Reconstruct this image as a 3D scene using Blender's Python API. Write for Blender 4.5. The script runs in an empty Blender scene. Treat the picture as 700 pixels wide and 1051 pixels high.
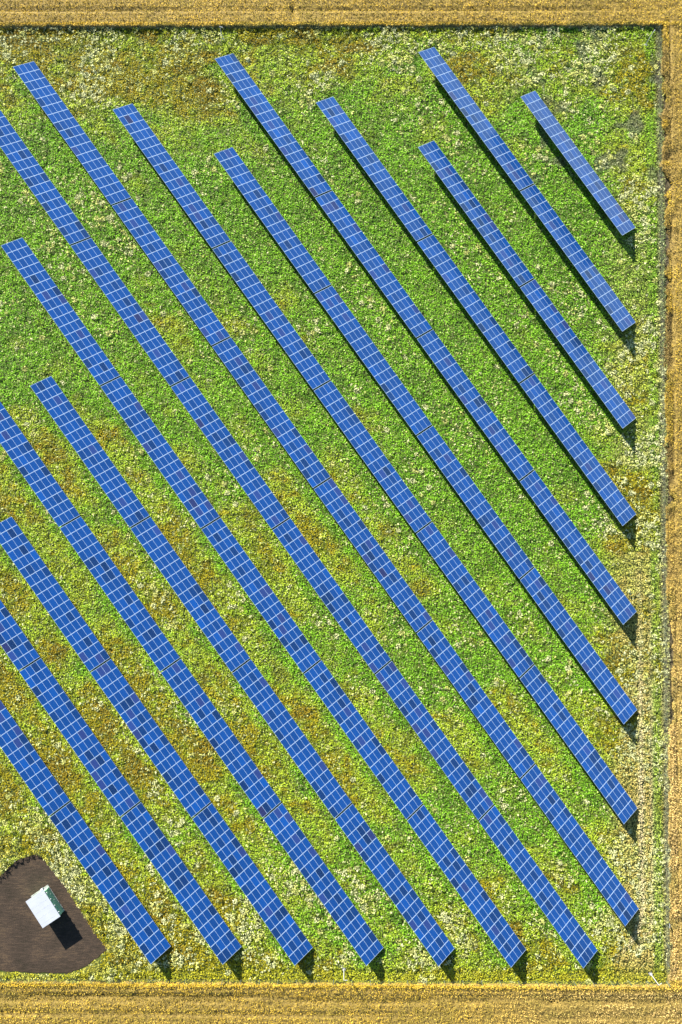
import bpy, bmesh, math, random
import numpy as np
from mathutils import Vector, Matrix

random.seed(7)
RNG = np.random.default_rng(11)
S = bpy.context.scene
COL = S.collection

# ------------------------------------------------------------------ camera
cam_d = bpy.data.cameras.new("camera")
cam = bpy.data.objects.new("camera", cam_d)
COL.objects.link(cam)
cam.location = (-0.1985, -4.47, 160.516)
cam.rotation_euler = (0.0368123, 0.0067749, 0.0022818)
cam_d.sensor_fit = 'HORIZONTAL'
cam_d.sensor_width = 36.0
cam_d.lens = 36.0 * 1000.08 / 700.0
cam_d.clip_start = 1.0
cam_d.clip_end = 6000.0
S.camera = cam

# ------------------------------------------------------------------ light
ELEV = math.radians(25.5)
SX, SY = -0.555, 0.832                     # where the sun stands, in plan
SUN_ROT = math.atan2(SX, SY)
w = bpy.data.worlds.new("World")
S.world = w
w.use_nodes = True
nt = w.node_tree
sky = nt.nodes.new('ShaderNodeTexSky')
sky.sky_type = 'NISHITA'
sky.sun_disc = False
sky.sun_elevation = ELEV
sky.sun_rotation = SUN_ROT % (2 * math.pi)
sky.air_density = 1.0
sky.ozone_density = 3.0
sky.dust_density = 0.2
nt.links.new(sky.outputs[0], nt.nodes['Background'].inputs['Color'])
nt.nodes['Background'].inputs['Strength'].default_value = 0.065
sun_d = bpy.data.lights.new("sun", 'SUN')
sun_d.energy = 5.0
sun_d.angle = math.radians(0.5)
sun_d.color = (1.0, 0.955, 0.88)
sun = bpy.data.objects.new("sun", sun_d)
COL.objects.link(sun)
n_ = math.hypot(SX, SY)
sdir = Vector((SX / n_ * math.cos(ELEV), SY / n_ * math.cos(ELEV), math.sin(ELEV)))
sun.rotation_euler = sdir.to_track_quat('Z', 'Y').to_euler()
sun.location = (0, 0, 60)
S.view_settings.view_transform = 'Standard'
S.view_settings.look = 'None'
S.view_settings.gamma = 1.0
S.view_settings.exposure = 1.65
S.view_settings.use_curve_mapping = False

# ------------------------------------------------------------------ helpers
def tag(o, label=None, cat=None, group=None, kind=None):
    if label: o['label'] = label
    if cat: o['category'] = cat
    if group: o['group'] = group
    if kind: o['kind'] = kind
    return o

def empty(name, loc=(0, 0, 0), rz=0.0):
    o = bpy.data.objects.new(name, None)
    o.empty_display_size = 0.3
    COL.objects.link(o)
    o.location = loc
    o.rotation_euler = (0, 0, rz)
    return o

def obj(name, bm, mats, parent=None, smooth=False):
    me = bpy.data.meshes.new(name)
    bmesh.ops.recalc_face_normals(bm, faces=bm.faces[:])
    bm.to_mesh(me)
    bm.free()
    for m in (mats if isinstance(mats, (list, tuple)) else [mats]):
        me.materials.append(m)
    if smooth:
        me.polygons.foreach_set('use_smooth', [True] * len(me.polygons))
    o = bpy.data.objects.new(name, me)
    COL.objects.link(o)
    if parent: o.parent = parent
    return o

def add_box(bm, c, s, rot=None, mi=0, bevel=0.0):
    r = bmesh.ops.create_cube(bm, size=1.0)
    vs = r['verts']
    M = Matrix.Translation(Vector(c)) @ (rot.to_4x4() if rot else Matrix.Identity(4)) @ Matrix.Diagonal((s[0], s[1], s[2], 1))
    bmesh.ops.transform(bm, matrix=M, verts=vs)
    fs = list({f for v in vs for f in v.link_faces})
    for f in fs: f.material_index = mi
    if bevel:
        es = list({e for v in vs for e in v.link_edges})
        bmesh.ops.bevel(bm, geom=es, offset=bevel, segments=2, affect='EDGES')
    return vs

def add_tube(bm, a, b, r0, r1=None, seg=8):
    a = Vector(a); b = Vector(b)
    r1 = r0 if r1 is None else r1
    d = b - a
    r = bmesh.ops.create_cone(bm, cap_ends=True, segments=seg, radius1=r0, radius2=r1, depth=d.length)
    M = Matrix.Translation((a + b) / 2) @ d.to_track_quat('Z', 'Y').to_matrix().to_4x4()
    bmesh.ops.transform(bm, matrix=M, verts=r['verts'])

def mesh_np(name, V, F, mats, colors=None, parent=None, smooth=False, matidx=None):
    me = bpy.data.meshes.new(name)
    nv, nf, k = len(V), len(F), F.shape[1]
    me.vertices.add(nv)
    me.vertices.foreach_set('co', np.ascontiguousarray(V, dtype=np.float32).ravel())
    me.loops.add(nf * k)
    me.loops.foreach_set('vertex_index', np.ascontiguousarray(F, dtype=np.int32).ravel())
    me.polygons.add(nf)
    me.polygons.foreach_set('loop_start', np.arange(0, nf * k, k, dtype=np.int32))
    me.polygons.foreach_set('loop_total', np.full(nf, k, dtype=np.int32))
    if smooth: me.polygons.foreach_set('use_smooth', np.ones(nf, dtype=bool))
    if matidx is not None: me.polygons.foreach_set('material_index', matidx.astype(np.int32))
    for m in (mats if isinstance(mats, (list, tuple)) else [mats]): me.materials.append(m)
    me.update(calc_edges=True)
    if colors is not None:
        at = me.color_attributes.new('col', 'FLOAT_COLOR', 'POINT')
        c4 = np.ones((nv, 4), dtype=np.float32)
        c4[:, :3] = colors
        at.data.foreach_set('color', c4.ravel())
    o = bpy.data.objects.new(name, me)
    COL.objects.link(o)
    if parent: o.parent = parent
    return o

# --- numpy noise
def hash2(ix, iy, seed):
    ix = ix.astype(np.int64); iy = iy.astype(np.int64)
    h = (ix * 374761393 + iy * 668265263 + seed * 1442695041) & 0xFFFFFFFF
    h = ((h ^ (h >> 13)) * 1274126177) & 0xFFFFFFFF
    h = ((h ^ (h >> 16)) * 2246822519) & 0xFFFFFFFF
    h = h ^ (h >> 15)
    return (h & 0xFFFFFF) / float(0xFFFFFF)

def vnoise(x, y, sx, sy=None, seed=0):
    sy = sy or sx
    u = x / sx; v = y / sy
    iu = np.floor(u); iv = np.floor(v)
    fu = u - iu; fv = v - iv
    fu = fu * fu * (3 - 2 * fu); fv = fv * fv * (3 - 2 * fv)
    a = hash2(iu, iv, seed); b = hash2(iu + 1, iv, seed)
    c = hash2(iu, iv + 1, seed); d = hash2(iu + 1, iv + 1, seed)
    return (a * (1 - fu) + b * fu) * (1 - fv) + (c * (1 - fu) + d * fu) * fv

def fbm(x, y, s, seed=0, oct=3, asp=1.0):
    t = 0; a = 1; n = 0
    for i in range(oct):
        t = t + a * vnoise(x + i * 17.3, y - i * 9.1, s * asp, s, seed + i)
        n += a; a *= 0.5; s *= 0.5
    return t / n

def worley(x, y, s, seed=0):
    """distance to the nearest jittered point and that point's random id"""
    ix = np.floor(x / s); iy = np.floor(y / s)
    best = np.full(x.shape, 9.0); rid = np.zeros(x.shape)
    for dx in (-1, 0, 1):
        for dy in (-1, 0, 1):
            cx = ix + dx; cy = iy + dy
            px = (cx + hash2(cx, cy, seed)) * s
            py = (cy + hash2(cx, cy, seed + 1)) * s
            d = np.hypot(x - px, y - py) / s
            r = hash2(cx, cy, seed + 2)
            m = d < best
            best = np.where(m, d, best); rid = np.where(m, r, rid)
    return best, rid

def sstep(a, b, x):
    t = np.clip((x - a) / (b - a), 0, 1)
    return t * t * (3 - 2 * t)

# ------------------------------------------------------------------ materials
def new_mat(name):
    m = bpy.data.materials.new(name)
    m.use_nodes = True
    return m, m.node_tree, m.node_tree.nodes['Principled BSDF']

def noise_mat(name, c0, c1, scale, rough=0.8, bump=0.0, detail=4, metallic=0.0, spec=0.3):
    m, t, b = new_mat(name)
    tc = t.nodes.new('ShaderNodeTexCoord')
    n = t.nodes.new('ShaderNodeTexNoise')
    n.inputs['Scale'].default_value = scale
    n.inputs['Detail'].default_value = detail
    r = t.nodes.new('ShaderNodeValToRGB')
    r.color_ramp.elements[0].position = 0.3; r.color_ramp.elements[0].color = (*c0, 1)
    r.color_ramp.elements[1].position = 0.7; r.color_ramp.elements[1].color = (*c1, 1)
    t.links.new(tc.outputs['Object'], n.inputs['Vector'])
    t.links.new(n.outputs['Fac'], r.inputs[0])
    t.links.new(r.outputs[0], b.inputs['Base Color'])
    b.inputs['Roughness'].default_value = rough
    b.inputs['Metallic'].default_value = metallic
    b.inputs['Specular IOR Level'].default_value = spec
    if bump:
        bp = t.nodes.new('ShaderNodeBump')
        bp.inputs['Strength'].default_value = 1.0
        bp.inputs['Distance'].default_value = bump
        t.links.new(n.outputs['Fac'], bp.inputs['Height'])
        t.links.new(bp.outputs[0], b.inputs['Normal'])
    return m

def leaf_mat(name, rough=0.6, trans=0.25):
    m, t, b = new_mat(name)
    a = t.nodes.new('ShaderNodeVertexColor'); a.layer_name = 'col'
    t.links.new(a.outputs[0], b.inputs['Base Color'])
    b.inputs['Roughness'].default_value = rough
    b.inputs['Specular IOR Level'].default_value = 0.12
    tr = t.nodes.new('ShaderNodeBsdfTranslucent')
    t.links.new(a.outputs[0], tr.inputs['Color'])
    mx = t.nodes.new('ShaderNodeMixShader'); mx.inputs[0].default_value = trans
    out = t.nodes['Material Output']
    t.links.new(b.outputs[0], mx.inputs[1]); t.links.new(tr.outputs[0], mx.inputs[2])
    t.links.new(mx.outputs[0], out.inputs['Surface'])
    return m

M_leaf = leaf_mat('meadow_leaf', 0.6, 0.15)
M_straw = leaf_mat('wheat_straw', 0.55, 0.15)
M_farm = noise_mat('farmland', (0.16, 0.10, 0.03), (0.30, 0.20, 0.05), 0.8)
M_soil = noise_mat('meadow_soil', (0.03, 0.05, 0.008), (0.09, 0.10, 0.015), 1.2, bump=0.05)
M_dirt = noise_mat('bare_earth', (0.06, 0.05, 0.025), (0.15, 0.12, 0.06), 1.5, bump=0.06)
M_wheatbase = noise_mat('wheat_canopy', (0.12, 0.08, 0.018), (0.30, 0.21, 0.045), 2.2, bump=0.15, detail=6)  # darker than the ears: shade in the gaps put into its colour
M_alu = noise_mat('aluminium_frame', (0.30, 0.42, 0.58), (0.38, 0.50, 0.66), 3.0, rough=0.45, metallic=0.0, spec=0.6)
M_galv = noise_mat('galvanised_steel', (0.22, 0.23, 0.24), (0.38, 0.39, 0.40), 6.0, rough=0.5, metallic=0.7)
M_white = noise_mat('white_paint', (0.40, 0.41, 0.42), (0.46, 0.47, 0.48), 1.2, rough=0.5)
M_roof = noise_mat('white_roof', (0.36, 0.38, 0.41), (0.40, 0.42, 0.45), 1.0, rough=0.5)
M_green = noise_mat('green_paint', (0.30, 0.58, 0.36), (0.36, 0.66, 0.42), 1.4, rough=0.5)
M_green2 = noise_mat('green_door_paint', (0.24, 0.50, 0.30), (0.30, 0.57, 0.35), 1.4, rough=0.5)
M_conc = noise_mat('concrete', (0.20, 0.20, 0.19), (0.34, 0.33, 0.31), 4.0, rough=0.9)
M_dark = noise_mat('dark_rubber', (0.02, 0.02, 0.02), (0.05, 0.05, 0.05), 4.0, rough=0.6)
M_wire = noise_mat('fence_wire', (0.08, 0.10, 0.07), (0.14, 0.17, 0.12), 4.0, rough=0.6)

def panel_mat():
    m, t, b = new_mat('solar_cells')
    oi = t.nodes.new('ShaderNodeObjectInfo')
    tc = t.nodes.new('ShaderNodeTexCoord')
    sp = t.nodes.new('ShaderNodeSeparateXYZ')
    t.links.new(tc.outputs['Object'], sp.inputs[0])
    def lines(sock, pitch, wdt):
        a = t.nodes.new('ShaderNodeMath'); a.operation = 'DIVIDE'; a.inputs[1].default_value = pitch
        t.links.new(sock, a.inputs[0])
        f = t.nodes.new('ShaderNodeMath'); f.operation = 'FRACT'; t.links.new(a.outputs[0], f.inputs[0])
        g = t.nodes.new('ShaderNodeMath'); g.operation = 'LESS_THAN'; g.inputs[1].default_value = wdt / pitch
        t.links.new(f.outputs[0], g.inputs[0])
        return g.outputs[0]
    lx = lines(sp.outputs[0], 0.156, 0.006)
    ly = lines(sp.outputs[1], 0.156, 0.006)
    mxn = t.nodes.new('ShaderNodeMath'); mxn.operation = 'MAXIMUM'
    t.links.new(lx, mxn.inputs[0]); t.links.new(ly, mxn.inputs[1])
    nz = t.nodes.new('ShaderNodeTexNoise'); nz.inputs['Scale'].default_value = 3.0
    t.links.new(tc.outputs['Object'], nz.inputs['Vector'])
    mr = t.nodes.new('ShaderNodeMapRange')
    mr.inputs['To Min'].default_value = 0.85; mr.inputs['To Max'].default_value = 1.15
    t.links.new(nz.outputs['Fac'], mr.inputs['Value'])
    sc = t.nodes.new('ShaderNodeVectorMath'); sc.operation = 'SCALE'
    t.links.new(oi.outputs['Color'], sc.inputs[0]); t.links.new(mr.outputs[0], sc.inputs['Scale'])
    mix = t.nodes.new('ShaderNodeMix'); mix.data_type = 'RGBA'
    mix.inputs['B'].default_value = (0.03, 0.08, 0.22, 1)
    t.links.new(mxn.outputs[0], mix.inputs['Factor'])
    t.links.new(sc.outputs[0], mix.inputs['A'])
    t.links.new(mix.outputs['Result'], b.inputs['Base Color'])
    b.inputs['Roughness'].default_value = 0.16
    b.inputs['Specular IOR Level'].default_value = 1.0
    b.inputs['IOR'].default_value = 1.5
    b.inputs['Sheen Weight'].default_value = 0.08
    b.inputs['Sheen Roughness'].default_value = 0.45
    b.inputs['Sheen Tint'].default_value = (0.45, 0.62, 1.0, 1)
    return m
M_cell = panel_mat()

# ------------------------------------------------------------------ layout of the solar field
T = 0.9494080; PITCH = 9.3137577; TILT = 0.5509315; W = 4.0359
MOD = 1.67; GAP = 0.25; PER = 17 * MOD + GAP
Z_LOW = 0.5
dvec = np.array([math.cos(T), -math.sin(T)]); nvec = np.array([math.sin(T), math.cos(T)])
U0 = [-17.776215740286023, -39.72929095968821, -32.94655414418704, -54.95921561082616, -48.23320452502096, -70.06133178511743, -91.95615875441213, -93.45408228569582, -77.9306230613678, -62.13673386769535, -75.06900107979523, -59.33842338479329, -43.48335078771492, -56.351254890577586, -40.50508931233858]
NT = {1: 2, 2: 3, 3: 3, 4: 4, 5: 4, 6: 5, 7: 6, 8: 6, 9: 5, 10: 4, 11: 4, 12: 3, 13: 2, 14: 2, 15: 1}

XL, XR, YB, YT = -80.0, 51.5, -74.3, 82.35
WEED = 0.9           # fenced meadow
PAD = [(-80, -57.5), (-64, -60.2), (-56.75, -58.19), (-55.81, -57.08), (-54.08, -55.51), (-50.91, -54.39), (-49.79, -55.02), (-47.68, -57.52), (-45.42, -60.33), (-44.45, -62.2), (-42.99, -64.22), (-41.21, -66.87), (-39.12, -69.67), (-40.69, -71.07), (-42.89, -72.64), (-45.57, -73.6), (-51.91, -73.48), (-55.09, -73.28), (-62, -72.9), (-80, -72.9)]

def in_poly(x, y, P):
    r = np.zeros(x.shape, bool)
    n = len(P); j = n - 1
    for i in range(n):
        xi, yi = P[i]; xj, yj = P[j]
        c = ((yi > y) != (yj > y)) & (x < (xj - xi) * (y - yi) / (yj - yi + 1e-12) + xi)
        r ^= c; j = i
    return r

def poly_dist(x, y, P):
    d = np.full(x.shape, 1e9); n = len(P)
    for i in range(n):
        ax, ay = P[i]; bx, by = P[(i + 1) % n]
        L2 = (bx - ax) ** 2 + (by - ay) ** 2
        t = np.clip(((x - ax) * (bx - ax) + (y - ay) * (by - ay)) / L2, 0, 1)
        d = np.minimum(d, np.hypot(x - ax - t * (bx - ax), y - ay - t * (by - ay)))
    return d

def under_tables(x, y):
    """signed cross distance to the nearest row (NE positive) and whether a table stands there"""
    u = x * dvec[0] + y * dvec[1]; v = x * nvec[0] + y * nvec[1]
    r = np.clip(np.round(v / PITCH + 8), 1, 15).astype(int)
    q = v - (r - 8) * PITCH
    u0 = np.array([0] + U0)[r]; nt = np.array([0] + [NT[k] for k in range(1, 16)])[r]
    on = (u > u0 - 0.6) & (u < u0 + nt * PER + 0.6)
    return q, on

# ------------------------------------------------------------------ ground
bm = bmesh.new()
R = 2500.0
for ring in [(0, 0)]:
    vs = [bm.verts.new((R * math.cos(a * math.pi / 32), R * math.sin(a * math.pi / 32), -0.30)) for a in range(64)]
    bm.faces.new(vs)
tag(obj('farmland', bm, M_farm), kind='structure')

def grid(x0, x1, y0, y1, step):
    xs = np.arange(x0, x1 + step * 0.5, step); ys = np.arange(y0, y1 + step * 0.5, step)
    X, Y = np.meshgrid(xs, ys)
    nx, ny = len(xs), len(ys)
    i = np.arange(nx * ny).reshape(ny, nx)
    F = np.stack([i[:-1, :-1].ravel(), i[:-1, 1:].ravel(), i[1:, 1:].ravel(), i[1:, :-1].ravel()], 1)
    return X.ravel(), Y.ravel(), F

def clump_height(x, y):
    d1, r1 = worley(x, y, 1.0, 21)
    d2, r2 = worley(x, y, 0.45, 31)
    h = 0.22 * np.sqrt(np.clip(1 - (d1 * 1.35) ** 2, 0, 1)) * (0.4 + 0.9 * r1) + 0.12 * np.sqrt(np.clip(1 - (d2 * 1.3) ** 2, 0, 1)) * (0.3 + r2)
    h = h + 0.10 * fbm(x, y, 6.0, 5)
    return h

X, Y, F = grid(-90, 62, -90, 98, 0.5)
pdm = poly_dist(X, Y, PAD); inp = in_poly(X, Y, PAD)
inside = (X < XR) & (X > XL) & (Y < YT) & (Y > YB)
qg, ong = under_tables(X, Y)
Zg = np.where(inside & ~inp & ~(ong & (np.abs(qg) < 2.9)), 0.4 * clump_height(X, Y) * sstep(0.0, 0.8, pdm), 0.0) - 0.03
tag(mesh_np('ground', np.stack([X, Y, Zg], 1), F, M_soil, smooth=True), kind='structure')

# bare pad round the kiosk
bm = bmesh.new()
pp = []
n = len(PAD)
for i in range(n):
    a = Vector(PAD[i]); b = Vector(PAD[(i + 1) % n])
    L = (b - a).length
    for k in range(max(1, int(L / 0.5))):
        p = a.lerp(b, k / max(1, int(L / 0.5)))
        pp.append((p.x + random.uniform(-.12, .12), p.y + random.uniform(-.12, .12)))
vs = [bm.verts.new((x, y, 0.03)) for x, y in pp]
f = bm.faces.new(vs)
bmesh.ops.triangulate(bm, faces=[f])

def pad_mat():
    m, t, b = new_mat('trampled_earth')
    tc = t.nodes.new('ShaderNodeTexCoord')
    def nz(scale, sx, sy, det, rot=0):
        mp = t.nodes.new('ShaderNodeMapping')
        mp.inputs['Scale'].default_value = (sx, sy, 1)
        mp.inputs['Rotation'].default_value = (0, 0, rot)
        n = t.nodes.new('ShaderNodeTexNoise'); n.inputs['Scale'].default_value = scale; n.inputs['Detail'].default_value = det
        t.links.new(tc.outputs['Object'], mp.inputs[0]); t.links.new(mp.outputs[0], n.inputs['Vector'])
        return n.outputs['Fac']
    a = nz(0.35, 1, 1.0, 6); c = nz(1.6, 0.5, 2.2, 5, 0.1); d = nz(6.0, 1, 1, 3)
    s1 = t.nodes.new('ShaderNodeMath'); s1.operation = 'ADD'; t.links.new(a, s1.inputs[0]); t.links.new(c, s1.inputs[1])
    s2 = t.nodes.new('ShaderNodeMath'); s2.operation = 'ADD'; t.links.new(s1.outputs[0], s2.inputs[0]); t.links.new(d, s2.inputs[1])
    r = t.nodes.new('ShaderNodeValToRGB')
    mr = t.nodes.new('ShaderNodeMapRange'); mr.inputs['From Min'].default_value = 1.15; mr.inputs['From Max'].default_value = 1.85
    t.links.new(s2.outputs[0], mr.inputs['Value']); t.links.new(mr.outputs[0], r.inputs[0])
    e = r.color_ramp.elements
    e[0].color = (0.030, 0.024, 0.016, 1); e[1].color = (0.088, 0.060, 0.036, 1)
    k = r.color_ramp.elements.new(0.55); k.color = (0.050, 0.036, 0.026, 1)
    t.links.new(r.outputs[0], b.inputs['Base Color'])
    b.inputs['Roughness'].default_value = 0.95; b.inputs['Specular IOR Level'].default_value = 0.1
    bp = t.nodes.new('ShaderNodeBump'); bp.inputs['Distance'].default_value = 0.06; bp.inputs['Strength'].default_value = 0.8
    t.links.new(s2.outputs[0], bp.inputs['Height']); t.links.new(bp.outputs[0], b.inputs['Normal'])
    return m
tag(obj('dirt_pad', bm, pad_mat()), kind='structure')

# bare strips along the fence
def strip(name, x0, x1, y0, y1, z, m):
    b = bmesh.new()
    vs = [b.verts.new(p) for p in ((x0, y0, z), (x1, y0, z), (x1, y1, z), (x0, y1, z))]
    b.faces.new(vs)
    tag(obj(name, b, m), kind='structure')
strip('dirt_strip', XR - 0.1, 60.0, YB - 0.6, YT + 0.6, 0.004, M_dirt)

# ------------------------------------------------------------------ leaves
def leaf_quads(x, y, z, length, width, tiltmax, col, upright=False):
    n = len(x)
    az = RNG.uniform(0, 2 * np.pi, n)
    tl = RNG.uniform(-1, 1, n) * tiltmax
    tw = RNG.uniform(-1, 1, n) * tiltmax
    ca, sa = np.cos(az), np.sin(az)
    # long axis rises by tl, cross axis by tw
    A = np.stack([ca * np.cos(tl), sa * np.cos(tl), np.sin(tl)], 1) * (length * 0.5)[:, None]
    B = np.stack([-sa * np.cos(tw), ca * np.cos(tw), np.sin(tw)], 1) * (width * 0.5)[:, None]
    C = np.stack([x, y, z], 1)
    V = np.empty((n, 4, 3), np.float32)
    V[:, 0] = C - A; V[:, 1] = C - A * 0.1 + B; V[:, 2] = C + A; V[:, 3] = C - A * 0.1 - B
    Fq = np.arange(n * 4).reshape(n, 4)
    return V.reshape(-1, 3), Fq, np.repeat(col, 4, axis=0)

def lerp(a, b, t):
    return a + (b - a) * t[:, None]

def meadow_points(n):
    x = RNG.uniform(-66, XR + WEED, n); y = RNG.uniform(YB - 0.5, YT + 0.4, n)
    k = ~in_poly(x, y, PAD) & ~((x < -60) & (y < -55))
    return x[k], y[k]

def flower_zone(x, y):
    z = np.zeros(x.shape)
    z = np.maximum(z, 0.62 * sstep(62, 74, y))                                        # strip along the top
    z = np.maximum(z, 0.50 * sstep(36, 50, y) * sstep(-28, -40, x))                     # top left corner
    z = np.maximum(z, 0.85 * sstep(38, 43, x) * sstep(70, 50, y) * sstep(-78, -60, y) * np.where(y > 5, 1.0, .8))
    z = np.maximum(z, 0.5 * sstep(28, 42, x + 0.15 * (y - 40)) * sstep(52, 40, y))
    z = np.maximum(z, 1.0 * sstep(-52, -64, y + 0.03 * x) * sstep(-73.5, -71.5, y))
    pd = poly_dist(x, y, PAD)
    z = np.maximum(z, 1.0 * sstep(10, 2, pd))
    z = np.maximum(z, 0.16 + 0 * x)
    return z

def veg(x, y, rnd):
    """colour and height of the plant that grows at x, y"""
    n = len(x)
    d1, r1 = worley(x, y, 1.0, 21)
    h = clump_height(x, y)
    wx = x + 2.5 * (fbm(x, y, 5.0, 91) - .5); wy = y + 2.5 * (fbm(x, y, 5.0, 95) - .5)
    big = fbm(wx, wy, 12.0, 101, 3, 1.9); mid = fbm(wx, wy, 3.6, 111, 3, 1.9); sm = fbm(x, y, 1.1, 121, 2, 1.2)
    q, on = under_tables(x, y)
    lush = np.where(on, sstep(-4.6, -2.6, q) * sstep(-0.5, -1.8, q), 0)
    vivid = np.array([0.200, 0.425, 0.020]); lime = np.array([0.385, 0.480, 0.030]); deep = np.array([0.050, 0.140, 0.012])
    olive = np.array([0.190, 0.225, 0.008]); ochre = np.array([0.400, 0.290, 0.010]); rust = np.array([0.200, 0.100, 0.008])
    # how lush or dry the sward is, over the whole field
    wet = 0.50 + 0.16 * sstep(74, 58, y) * sstep(-5, 25, y) + 0.10 * sstep(-30, 20, x) * sstep(45, 36, x)
    wet = wet - 0.17 * sstep(50, 76, y) * sstep(20, -20, x) - 0.10 * sstep(66, 78, y) - 0.10 * sstep(20, -40, y) - 0.16 * sstep(0, -35, x) * sstep(32, 12, y) * sstep(-70, -30, y)
    wet = wet - 0.20 * sstep(38, 46, x) - 0.10 * sstep(-52, -64, y) + 0.26 * lush
    g = wet + 1.15 * (0.5 * big + 0.5 * mid - 0.5) + 0.25 * (sm - 0.5)
    c = lerp(np.tile(lime, (n, 1)), vivid, sstep(0.42, 0.72, g + 0.18 * (rnd - .5)))
    c = lerp(c, olive, 0.85 * sstep(0.44, 0.26, g + 0.25 * (r1 - .5)))
    c = lerp(c, ochre, 0.60 * sstep(0.36, 0.18, g + 0.30 * (sm - .5) + 0.35 * (fbm(wx, wy, 2.2, 131, 2, 1.5) - .5)))
    c = lerp(c, rust, 0.50 * sstep(0.62, 0.80, fbm(wx, wy, 2.2, 141, 3, 1.8) - 0.35 * (g - .45)))
    c = lerp(c, deep, 0.70 * sstep(0.62, 0.25, sm + 0.5 * (rnd - .5)) * sstep(0.3, 0.6, g))
    c = lerp(c, np.array([0.50, 0.54, 0.20]), 0.7 * (hash2(np.floor(x * 6), np.floor(y * 6), 77) < 0.11))  # scattered pale leaves: sparkle of highlights painted into the leaf colour
    # wheel ruts by the lower right fence, bending inwards at the corner, and a pale dry margin
    margin = sstep(40.5, 46, x + 1.5 * (mid - .5)) * sstep(72, 40, y)
    c = lerp(c, np.array([0.50, 0.40, 0.12]), margin * (0.25 + 0.55 * sstep(30, -35, y)) * sstep(0.25, 0.55, mid))
    bend = 0.012 * np.clip(-62 - y, 0, None) ** 2.2 * 3
    rut = np.maximum(np.exp(-((x + bend - 47.6) / 0.55) ** 2), 0.8 * np.exp(-((x + bend - 49.4) / 0.42) ** 2)) * sstep(5, -45, y) * sstep(-71, -68, y)
    c = lerp(c, np.array([0.70, 0.58, 0.32]), 0.95 * rut * (0.6 + 0.4 * rnd))
    strip_g = sstep(49.0, 49.8, x) * sstep(51.3, 50.6, x)
    c = lerp(c, vivid * 0.9, 0.6 * strip_g * sstep(0.35, 0.6, mid + 0.1))
    c = lerp(c, np.array([0.20, 0.22, 0.11]), 0.7 * sstep(50.8, 51.3, x))
    bot = sstep(-71.4, -73.6, y + 0.8 * (mid - .5))
    c = lerp(c, np.array([0.40, 0.38, 0.02]), 0.75 * bot)
    # grey dead patches in the upper right
    dead = sstep(0.60, 0.75, fbm(x, y, 3.0, 151, 2)) * sstep(22, 36, x) * sstep(50, 60, y)
    c = lerp(c, np.array([0.14, 0.135, 0.105]), 0.7 * dead)
    # flower heads: whole clumps, small and large, gathered in drifts
    drift = sstep(0.45, 0.68, fbm(wx, wy, 6.0, 161, 3))
    fz = flower_zone(x, y) * (0.15 + 1.65 * drift)
    d3, r3 = worley(x, y, 1.05, 171)
    d4, r4 = worley(x, y, 0.42, 181)
    fl = np.maximum((r3 < 0.38 * fz) * sstep(0.55, 0.35, d3), (r4 < 0.42 * fz) * sstep(0.6, 0.4, d4))
    fl = fl * np.where(on & (np.abs(q) < 2.3), 0.0, 1.0) * (1 - 0.7 * rut)
    cream = lerp(np.tile(np.array([0.46, 0.47, 0.17]), (n, 1)), np.array([0.70, 0.70, 0.38]), rnd)
    yel = lerp(np.tile(np.array([0.42, 0.44, 0.08]), (n, 1)), np.array([0.68, 0.66, 0.24]), rnd)
    fc = np.where((hash2(np.floor(r3 * 1e5), np.floor(r4 * 0), 9) < 0.45)[:, None], yel, cream)
    c = lerp(c, fc, fl * 0.93)
    pd = poly_dist(x, y, PAD)
    near = sstep(8, 3, pd)
    c = lerp(c, np.array([0.45, 0.44, 0.10]), 0.45 * near * sstep(0.4, 0.6, r1) * (1 - fl))
    h = h * (0.85 + 0.6 * sstep(0.2, 0.9, flower_zone(x, y)))
    h = h + 0.12 * fl + 0.45 * sstep(8, 2, pd) * sstep(0, 0.7, pd) * (0.3 + 0.7 * r1) * sstep(0.7, 0.2, d1)
    h = np.where(on & (np.abs(q) < 2.3), np.minimum(h, 0.30) * 0.6, h)
    return c, h

def build_leaves(n, lmin, lmax, tmax, zr, name):
    x, y = meadow_points(n)
    rnd = RNG.uniform(0, 1, len(x))
    c, h = veg(x, y, rnd)
    c = np.clip(c * RNG.uniform(0.78, 1.22, len(x))[:, None], 0, 0.75)
    z = h + RNG.uniform(-zr, 0.03, len(x))
    L = RNG.uniform(lmin, lmax, len(x)); Wd = L * RNG.uniform(0.35, 0.7, len(x))
    return leaf_quads(x, y, np.maximum(z, 0.03), L, Wd, tmax, c)

parts = [build_leaves(1050000, 0.12, 0.30, 0.70, 0.07, 'a'), build_leaves(170000, 0.24, 0.42, 0.5, 0.12, 'b')]
V = np.concatenate([p[0] for p in parts]); C = np.concatenate([p[2] for p in parts])
Fq = np.arange(len(V)).reshape(-1, 4)
tag(mesh_np('meadow_plants', V, Fq, M_leaf, C),
    'green and ochre weedy meadow with pale flower clumps between the diagonal solar rows', 'meadow', kind='stuff')

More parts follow.
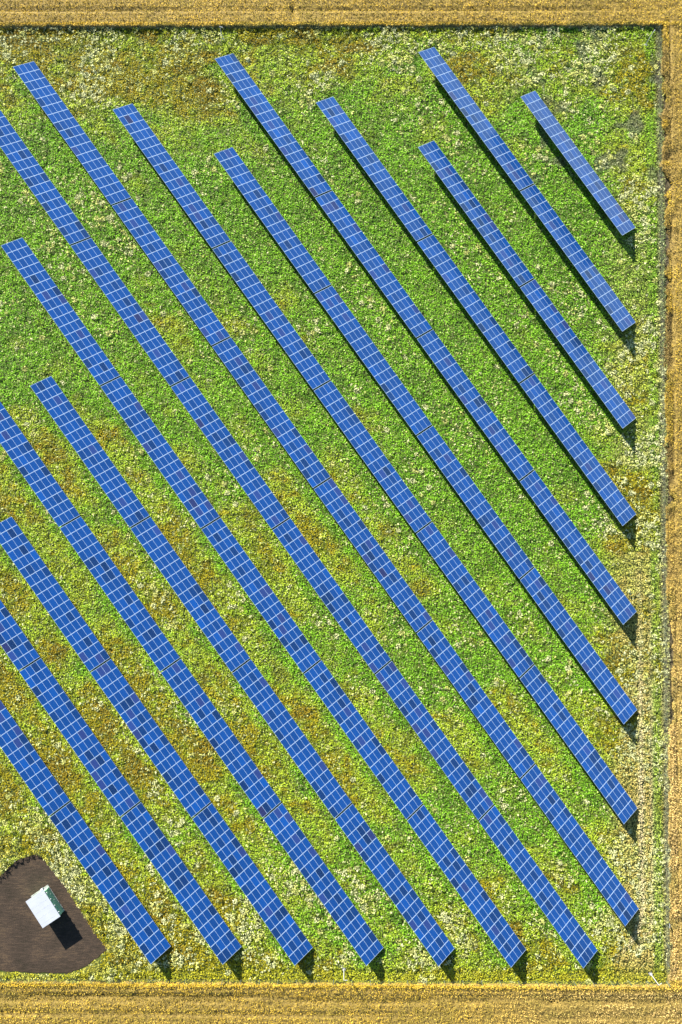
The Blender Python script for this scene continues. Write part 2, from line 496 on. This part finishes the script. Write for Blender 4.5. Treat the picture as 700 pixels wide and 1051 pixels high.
# ------------------------------------------------------------------ wheat
WT, WR, WB = 82.85, 51.95, -74.75
def in_wheat(x, y):
    jx = 0.8 * (fbm(x, y, 1.6, 201) - 0.5) * 2; jy = 0.3 * (fbm(x, y, 1.2, 205) - 0.5) * 2
    rough = 0.9 * sstep(0.45, 0.7, fbm(x * 0, y, 5.0, 207)) * (y > -40)
    return (y > WT + jy) | (x > WR + jx + rough) | (y < WB + jy)
def horiz(x, y):
    """drilled left to right above and below the meadow, up and down beside it"""
    e = 4.0 * (fbm(x, y, 3.0, 209) - 0.5)
    return (y > WT + np.clip(x - WR + 0.4, 0, None) * 0.8 + e * (x > WR)) | (y < WB - np.clip(x - WR + 0.4, 0, None) * 0.4 + e * (x > WR))
def wheat_h(x, y):
    h = 1.0 + 0.08 * (fbm(x, y, 1.6, 211) - 0.5) + 0.10 * (vnoise(x, y, 0.5, 0.5, 213) - .5)
    # drill lines and wheelings run along the field edge
    hor = horiz(x, y)
    lines = np.where(hor, np.abs(((y + 0.25 * (fbm(x, y, 14, 217) - .5)) % 2.9) - 1.45), np.abs(((x + 0.3 * (fbm(x, y, 14, 218) - .5)) % 2.6) - 1.3))
    broke = sstep(0.35, 0.6, vnoise(x, y, 22, 3, 219))
    h = h - 0.38 * sstep(0.26, 0.10, lines) * broke
    fine = np.where(hor, np.sin(y * 9.0), np.sin(x * 9.0))
    h = h + 0.035 * fine
    # wheeling in the lower field, 3 m in from its edge
    h = h - 0.30 * np.exp(-((y + 77.4 + 0.3 * (fbm(x, y, 9, 221) - .5)) / 0.45) ** 2) * sstep(0.3, 0.55, vnoise(x, y, 5, 5, 222))
    # thin, trampled places beside the right fence
    thin = sstep(0.56, 0.76, fbm(x, y, 4.0, 223, 3)) * sstep(56, 53, x) * np.where(y > -10, 1.0, 0.5) * (y < WT) * (y > WB)
    h = h - 0.35 * thin * (x > 50)
    for cx, cy, rr in ((54.6, -61.9, .9), (54.2, -64.4, 1.0), (-17.5, -78.2, .5), (33.0, -77.6, .6)):
        h = h - 0.55 * np.exp(-(((x - cx) / rr) ** 2 + ((y - cy) / (rr * .45)) ** 2))
    h = h - 0.45 * np.exp(-(((x + 9.5) / .35) ** 2 + ((y - 85.5) / 1.6) ** 2))
    return np.maximum(h, 0.12), thin

X, Y, F = grid(-100, 100, -120, 130, 0.4)
keepv = in_wheat(X, Y)
kf = keepv[F].all(1)
h, thin = wheat_h(X, Y)
Zw = h - 0.34
V0 = np.stack([X, Y, Zw], 1)
Ft = F[kf]
# skirt down to the soil all round
e = np.concatenate([Ft[:, [0, 1]], Ft[:, [1, 2]], Ft[:, [2, 3]], Ft[:, [3, 0]]])
key = np.sort(e, 1); kk = key[:, 0].astype(np.int64) * 10000000 + key[:, 1]
u, idx, cnt = np.unique(kk, return_index=True, return_counts=True)
be = e[idx[cnt == 1]]
V1 = V0.copy(); V1[:, 2] = -0.02
off = len(V0)
Fs = np.stack([be[:, 1], be[:, 0], be[:, 0] + off, be[:, 1] + off], 1)
Vall = np.concatenate([V0, V1]); Fall = np.concatenate([Ft, Fs])
used = np.unique(Fall); remap = np.zeros(len(Vall), np.int64); remap[used] = np.arange(len(used))
wheat = mesh_np('wheat_crop', Vall[used], remap[Fall], M_wheatbase)

n = 800000
x = RNG.uniform(-66, 63, n); y = RNG.uniform(-90, 96, n)
k = in_wheat(x, y); x = x[k]; y = y[k]
# extra stalks on the cut edges of the crop
def edge_pts(n):
    side = RNG.integers(0, 3, n)
    ex = np.where(side == 1, WR + RNG.uniform(-.1, 1.2, n), RNG.uniform(-66, 60, n))
    ey = np.where(side == 0, WT + RNG.uniform(-.1, .5, n), np.where(side == 2, WB - RNG.uniform(-.1, .5, n), RNG.uniform(WB, WT, n)))
    kk = in_wheat(ex, ey)
    return ex[kk], ey[kk]
ex, ey = edge_pts(60000)
xx = np.concatenate([x, ex]); yy = np.concatenate([y, ey])
hh, thin = wheat_h(xx, yy)
drop = np.concatenate([RNG.uniform(0, 0.26, len(x)), RNG.uniform(0.0, 0.75, len(ex))])
rnd = RNG.uniform(0, 1, len(xx))
ripe = fbm(xx, yy, 5.0, 231, 3, 2.0)
cw = lerp(np.tile(np.array([0.46, 0.30, 0.028]), (len(xx), 1)), np.array([0.66, 0.46, 0.060]), 0.5 * rnd + 0.5 * sstep(.3, .7, ripe))
cw = cw * 0.97
cw = lerp(cw, np.array([0.72, 0.51, 0.20]), 0.75 * sstep(20, -40, yy) * sstep(10, 52, xx))
cw = lerp(cw, np.array([0.21, 0.19, 0.03]), 0.55 * sstep(0.5, 0.75, fbm(xx, yy, 2.5, 241, 3)))
cw = lerp(cw, np.array([0.15, 0.11, 0.06]), 0.75 * thin)
sunlit_edge = sstep(WB - 1.4, WB - 0.6, yy) * (yy < WB + 1)  # brighter gold painted along the crop edge where the sun strikes it
cw = lerp(cw, np.array([0.66, 0.46, 0.04]), 0.7 * sunlit_edge)
cw = lerp(cw, np.array([0.24, 0.17, 0.07]), 0.6 * sstep(35, 60, yy) * (yy < WT) * (xx > 50) * sstep(55.5, 53.5, xx) * sstep(0.3, 0.6, fbm(xx, yy, 2.0, 255)))
nearb = np.exp(-((yy + 77.2) / 0.7) ** 2)
cw = lerp(cw, np.array([0.17, 0.13, 0.03]), 0.6 * nearb * sstep(.3, .6, vnoise(xx, yy, 6, 1, 253)))
streak = np.where(horiz(xx, yy), vnoise(xx, yy, 14, 0.35, 251), vnoise(xx, yy, 0.35, 14, 252))
cw = cw * (0.72 + 0.5 * streak)[:, None]
cw = cw * RNG.uniform(0.85, 1.15, len(xx))[:, None]
L = RNG.uniform(0.12, 0.30, len(xx)); Wd = L * RNG.uniform(0.35, 0.6, len(xx))
V, Fq, C = leaf_quads(xx, yy, np.maximum(hh - drop, 0.05), L, Wd, 0.9, cw)
tag(mesh_np('ears', V, Fq, M_straw, C, parent=wheat), kind='stuff')
tag(wheat, 'ripe golden wheat field surrounding the fenced solar meadow', 'wheat field', kind='stuff')

# ------------------------------------------------------------------ solar arrays
def module_bm():
    b = bmesh.new()
    lx, ly, t = 1.652 / 2, 0.997 / 2, 0.04
    fx, fy = 0.042, 0.017
    zt = t / 2
    o = [b.verts.new((sx * lx, sy * ly, zt)) for sx, sy in ((-1, -1), (1, -1), (1, 1), (-1, 1))]
    i = [b.verts.new((sx * (lx - fx), sy * (ly - fy), zt)) for sx, sy in ((-1, -1), (1, -1), (1, 1), (-1, 1))]
    g = [b.verts.new((sx * (lx - fx), sy * (ly - fy), zt - 0.004)) for sx, sy in ((-1, -1), (1, -1), (1, 1), (-1, 1))]
    d = [b.verts.new((sx * lx, sy * ly, -zt)) for sx, sy in ((-1, -1), (1, -1), (1, 1), (-1, 1))]
    for k in range(4):
        j = (k + 1) % 4
        b.faces.new((o[k], o[j], i[j], i[k]))
        b.faces.new((i[k], i[j], g[j], g[k]))
        b.faces.new((d[k], d[j], o[j], o[k]))
    f = b.faces.new(g); f.material_index = 1
    b.faces.new(d[::-1])
    return b

def tslope(y_s, zoff=0.0):
    """a point y_s along the slope (NE positive, downhill) and zoff off the panel plane"""
    return (y_s * math.cos(TILT) + zoff * math.sin(TILT), ZC - y_s * math.sin(TILT) + zoff * math.cos(TILT))
ZC = Z_LOW + W / 2 * math.sin(TILT)
RX = Matrix.Rotation(-TILT, 3, 'X')
tint = random.Random(3)
def cell_color(dark_bias):
    base = Vector((0.0001, 0.040, 0.185))
    r = tint.random()
    k = tint.gauss(1.0, 0.09)
    if r < dark_bias: k *= tint.uniform(0.40, 0.68)
    elif r < dark_bias + 0.10: k *= tint.uniform(1.12, 1.3)
    c = base * k
    if tint.random() < 0.05: c = Vector((c.x * 2.6 + 0.015, c.y * 0.85, c.z * 0.8))
    return (c.x, c.y, c.z, 1)

LT = 17 * MOD
def make_array():
    root = empty('solar_array')
    mod = obj('solar_panel', module_bm(), [M_alu, M_cell], root)
    mods = []
    for i in range(17):
        for j in range(4):
            m = mod if (i == 0 and j == 0) else mod.copy()
            if m is not mod: COL.objects.link(m)
            m.parent = root
            ys = (j - 1.5) * 1.009
            yy_, zz_ = tslope(ys)
            m.location = (GAP / 2 + (i + 0.5) * MOD, yy_, zz_)
            m.rotation_euler = (-TILT, 0, 0)
            mods.append(m)
    rail_y = (-1.65, -0.6, 0.5, 1.6)
    b = bmesh.new(); add_box(b, (0, 0, 0), (LT - 0.05, 0.06, 0.08)); rail = obj('rail', b, M_galv, root)
    for k, ys in enumerate(rail_y):
        r = rail if k == 0 else rail.copy()
        if k: COL.objects.link(r)
        r.parent = root
        a, c = tslope(ys, -0.065); r.location = (GAP / 2 + LT / 2, a, c); r.rotation_euler = (-TILT, 0, 0)
    b = bmesh.new(); add_box(b, (0, 0, 0), (0.07, 3.6, 0.10)); raf = obj('rafter', b, M_galv, root)
    b = bmesh.new()
    ys = -0.75; a, c = tslope(ys, -0.16)
    add_box(b, (0, 0, c / 2), (0.12, 0.10, c)); post = obj('post', b, M_galv, root)
    b = bmesh.new()
    a2, c2 = tslope(1.3, -0.16)
    add_tube(b, (0.06, 0.0, 0.25), (0.06, a2 - a, c2), 0.03, seg=6); br = obj('brace', b, M_galv, root)
    for k in range(6):
        px = GAP / 2 + 1.7 + k * (LT - 3.4) / 5
        o1 = raf if k == 0 else raf.copy(); o2 = post if k == 0 else post.copy(); o3 = br if k == 0 else br.copy()
        for o in (o1, o2, o3):
            if k: COL.objects.link(o)
            o.parent = root
        aa, cc = tslope(0, -0.157); o1.location = (px, aa, cc); o1.rotation_euler = (-TILT, 0, 0)
        o2.location = (px, a, 0); o3.location = (px, a, 0)
    return root

def copy_thing(root):
    r = root.copy(); COL.objects.link(r)
    for ch in root.children:
        c = ch.copy(); COL.objects.link(c); c.parent = r
    return r

ORD = ['', 'first', 'second', 'third', 'fourth', 'fifth', 'sixth', 'seventh', 'eighth']
def label_for(r, k, nt):
    m = nt - k                                  # counted from the lower right end
    where = {1: 'lowest'}.get(m, ORD[m] + ' from lower end')
    if r == 15: return 'short lone blue solar array nearest the top right corner of the fenced field'
    if r >= 9:
        row = ORD[16 - r] + ' diagonal row from top right corner'
    elif r == 8:
        row = 'diagonal row ending nearest bottom right corner'
    else:
        row = ORD[r] + ' diagonal row from bottom left corner'
    if r == 1 and m == 1: return 'deep blue solar array beside the bare dirt pad and white-roofed kiosk'
    col = 'deep blue' if r <= 4 else 'blue'
    return f'{col} solar array, {where} in {row}' if m > 1 else f'{col} solar array, {where} in {row}'

proto = None
for r in range(1, 16):
    for k in range(NT[r]):
        if proto is None:
            a = proto = make_array()
        else:
            a = copy_thing(proto)
        p = dvec * (U0[r - 1] + k * PER) + nvec * ((r - 8) * PITCH)
        a.location = (p[0], p[1], 0); a.rotation_euler = (0, 0, -T)
        tag(a, label_for(r, k, NT[r]), 'solar array', 'long solar arrays set out in diagonal rows')
        low = max(0, min(1, (20 - p[1] - p[0] * 0.3) / 90))
        db = 0.07 + 0.16 * low
        for ch in a.children:
            if ch.name.startswith('solar_panel'):
                ch.color = cell_color(db)

# ------------------------------------------------------------------ transformer kiosk
KX, KY = -48.855, -62.37
kang = math.atan2(-4.14, 2.78)                 # long axis
kiosk = empty('transformer_kiosk', (KX, KY, 0.03), kang)
tag(kiosk, 'small pale green kiosk with flat white roof standing on the bare dirt pad', 'kiosk')
KL, KW, KH = 4.85, 3.2, 2.3
b = bmesh.new(); add_box(b, (0, 0, 0.08), (KL + 0.16, KW + 0.16, 0.16), bevel=0.02); obj('plinth', b, M_conc, kiosk)
b = bmesh.new(); add_box(b, (0.14, 0, 0.16 + KH / 2), (KL - 0.28, KW, KH), bevel=0.02); obj('wall', b, M_green, kiosk)
b = bmesh.new()
add_box(b, (0, 0, 0.16 + KH + 0.06), (KL + 0.2, KW + 0.2, 0.12), bevel=0.02)
for i in range(5):
    add_box(b, (-KL / 2 + 0.5 + i * (KL - 1.0) / 4, 0, 0.16 + KH + 0.122), (0.025, KW + 0.1, 0.008))
roof = obj('roof', b, M_roof, kiosk)
for i, dx in enumerate((-1.55, -0.45, 1.2)):
    b = bmesh.new(); wd = 1.05 if i < 2 else 1.5
    add_box(b, (dx, KW / 2 + 0.022, 1.22), (wd, 0.04, 2.0), bevel=0.008)
    for q in range(7): add_box(b, (dx, KW / 2 + 0.052, 1.55 + q * 0.07), (wd * 0.6, 0.016, 0.03))
    d = obj('door', b, M_green2, kiosk)
    b = bmesh.new(); add_tube(b, (dx + wd * 0.36, KW / 2 + 0.09, 1.05), (dx + wd * 0.36, KW / 2 + 0.09, 1.28), 0.018)
    add_box(b, (dx + wd * 0.36, KW / 2 + 0.06, 1.165), (0.03, 0.05, 0.03))
    obj('handle', b, M_white, d)
b = bmesh.new(); add_box(b, (-KL / 2 - 0.17, KW / 2 - 0.20, 2.15), (0.40, 0.46, 0.5), bevel=0.03)
add_tube(b, (-KL / 2 - 0.17, KW / 2 - 0.2, 2.4), (-KL / 2 - 0.17, KW / 2 - 0.2, 2.62), 0.07)
obj('junction_box', b, M_white, kiosk)
b = bmesh.new()
for q in range(9): add_box(b, (KL / 2 + 0.02, 0, 1.2 + q * 0.09), (0.03, 1.1, 0.05))
obj('vent', b, M_white, kiosk)
for q in range(4):
    b = bmesh.new(); x_ = -1.8 + q * 1.2
    add_tube(b, (x_, KW / 2 + 0.03, 2.28), (x_, KW / 2 + 0.20, 2.28), 0.05)
    add_box(b, (x_, KW / 2 + 0.13, 2.22), (0.16, 0.2, 0.08), bevel=0.01)
    obj('wall_fitting', b, M_white, kiosk)

# ------------------------------------------------------------------ perimeter fence
def make_fence(p0, p1, label):
    p0 = Vector((*p0, 0)); p1 = Vector((*p1, 0))
    d = p1 - p0; L = d.length
    root = empty('wire_fence', p0, math.atan2(d.y, d.x))
    tag(root, label, 'fence', 'wire fences round the solar meadow')
    H = 2.0
    b = bmesh.new(); add_tube(b, (0, 0, 0), (0, 0, H + 0.12), 0.035, seg=8)
    add_tube(b, (0, 0, H + 0.12), (0, 0, H + 0.15), 0.045, 0.02, seg=8)
    post = obj('post', b, M_wire, root)
    n = int(round(L / 3.0))
    for i in range(n + 1):
        o = post if i == 0 else post.copy()
        if i: COL.objects.link(o); o.parent = root
        o.location = (i * L / n, 0, 0)
    # welded wires: thin upright and level bars
    V = []; F = []
    def bar(a, b_, r):
        a = np.array(a, float); b_ = np.array(b_, float)
        k = len(V)
        if abs(b_[2] - a[2]) > 0.5: o1 = np.array([r, 0, 0]); o2 = np.array([0, r, 0])
        else: o1 = np.array([0, 0, r]); o2 = np.array([0, r, 0])
        for p in (a, b_):
            for s in (o1, o2, -o1, -o2): V.append(p + s)
        for q in range(4):
            j = (q + 1) % 4
            F.append((k + q, k + j, k + 4 + j, k + 4 + q))
    m = int(L / 0.12)
    for i in range(m): bar((0.06 + i * L / m, 0.055, 0.05), (0.06 + i * L / m, 0.055, H), 0.0032)
    for q in range(14): bar((0, 0.062, 0.05 + q * 0.15), (L, 0.062, 0.05 + q * 0.15), 0.0032)
    mesh_np('wire_mesh', np.array(V), np.array(F), M_wire, parent=root)
make_fence((-62, YT), (XR, YT), 'thin wire fence between the dark wheat shadow and the upper meadow edge')
make_fence((XR, YT - 0.15), (XR - 0.15, YB + 0.15), 'thin grey wire fence along the right side of the meadow')
make_fence((XR - 0.15, YB), (-62, YB), 'thin wire fence along the lower edge of the meadow by the wheat')

b = bmesh.new(); add_box(b, (0, 0, 0), (0.05, 0.5, 0.75), rot=Matrix.Rotation(math.radians(-14), 3, 'Y'), bevel=0.01)
pl = obj('white_plate', b, M_white)
pl.location = (XR + 0.27, -65.17, 0.95)
tag(pl, 'small white plate leaning on the right fence near its lower end', 'plate')

# ------------------------------------------------------------------ masts with small heads
def make_mast():
    root = empty('mast')
    b = bmesh.new(); add_box(b, (0, 0, 0.12), (0.55, 0.55, 0.26), bevel=0.03); obj('footing', b, M_conc, root)
    b = bmesh.new(); add_tube(b, (0, 0, 0.2), (0, 0, 4.3), 0.06, 0.045, seg=12)
    add_box(b, (0, 0, 0.27), (0.26, 0.26, 0.02)); obj('pole', b, M_white, root)
    b = bmesh.new(); add_tube(b, (0, 0, 4.25), (0.30, 0, 4.33), 0.025, seg=8); obj('arm', b, M_white, root)
    b = bmesh.new(); add_box(b, (0.38, 0, 4.30), (0.2, 0.10, 0.10), bevel=0.02)
    add_tube(b, (0.51, 0, 4.29), (0.56, 0, 4.29), 0.055, seg=10); obj('camera_head', b, M_white, root)
    return root
ms = [((49.42, 79.66), 0.9, 'thin white camera mast inside the top right corner of the fence'),
      ((-21.29, 80.75), -0.4, 'thin white camera mast standing by the upper fence, above the solar rows'),
      ((-0.66, -72.58), 0.0, 'thin white camera mast standing by the lower fence between two array ends'),
      ((48.89, -73.1), 0.6, 'thin white camera mast inside the bottom right corner of the fence')]
mp = None
for (mx_, my_), rz, lab in ms:
    if mp is None: mm = mp = make_mast()
    else: mm = copy_thing(mp)
    mm.location = (mx_, my_, 0); mm.rotation_euler = (0, 0, rz)
    tag(mm, lab, 'mast', 'white masts along the fence')
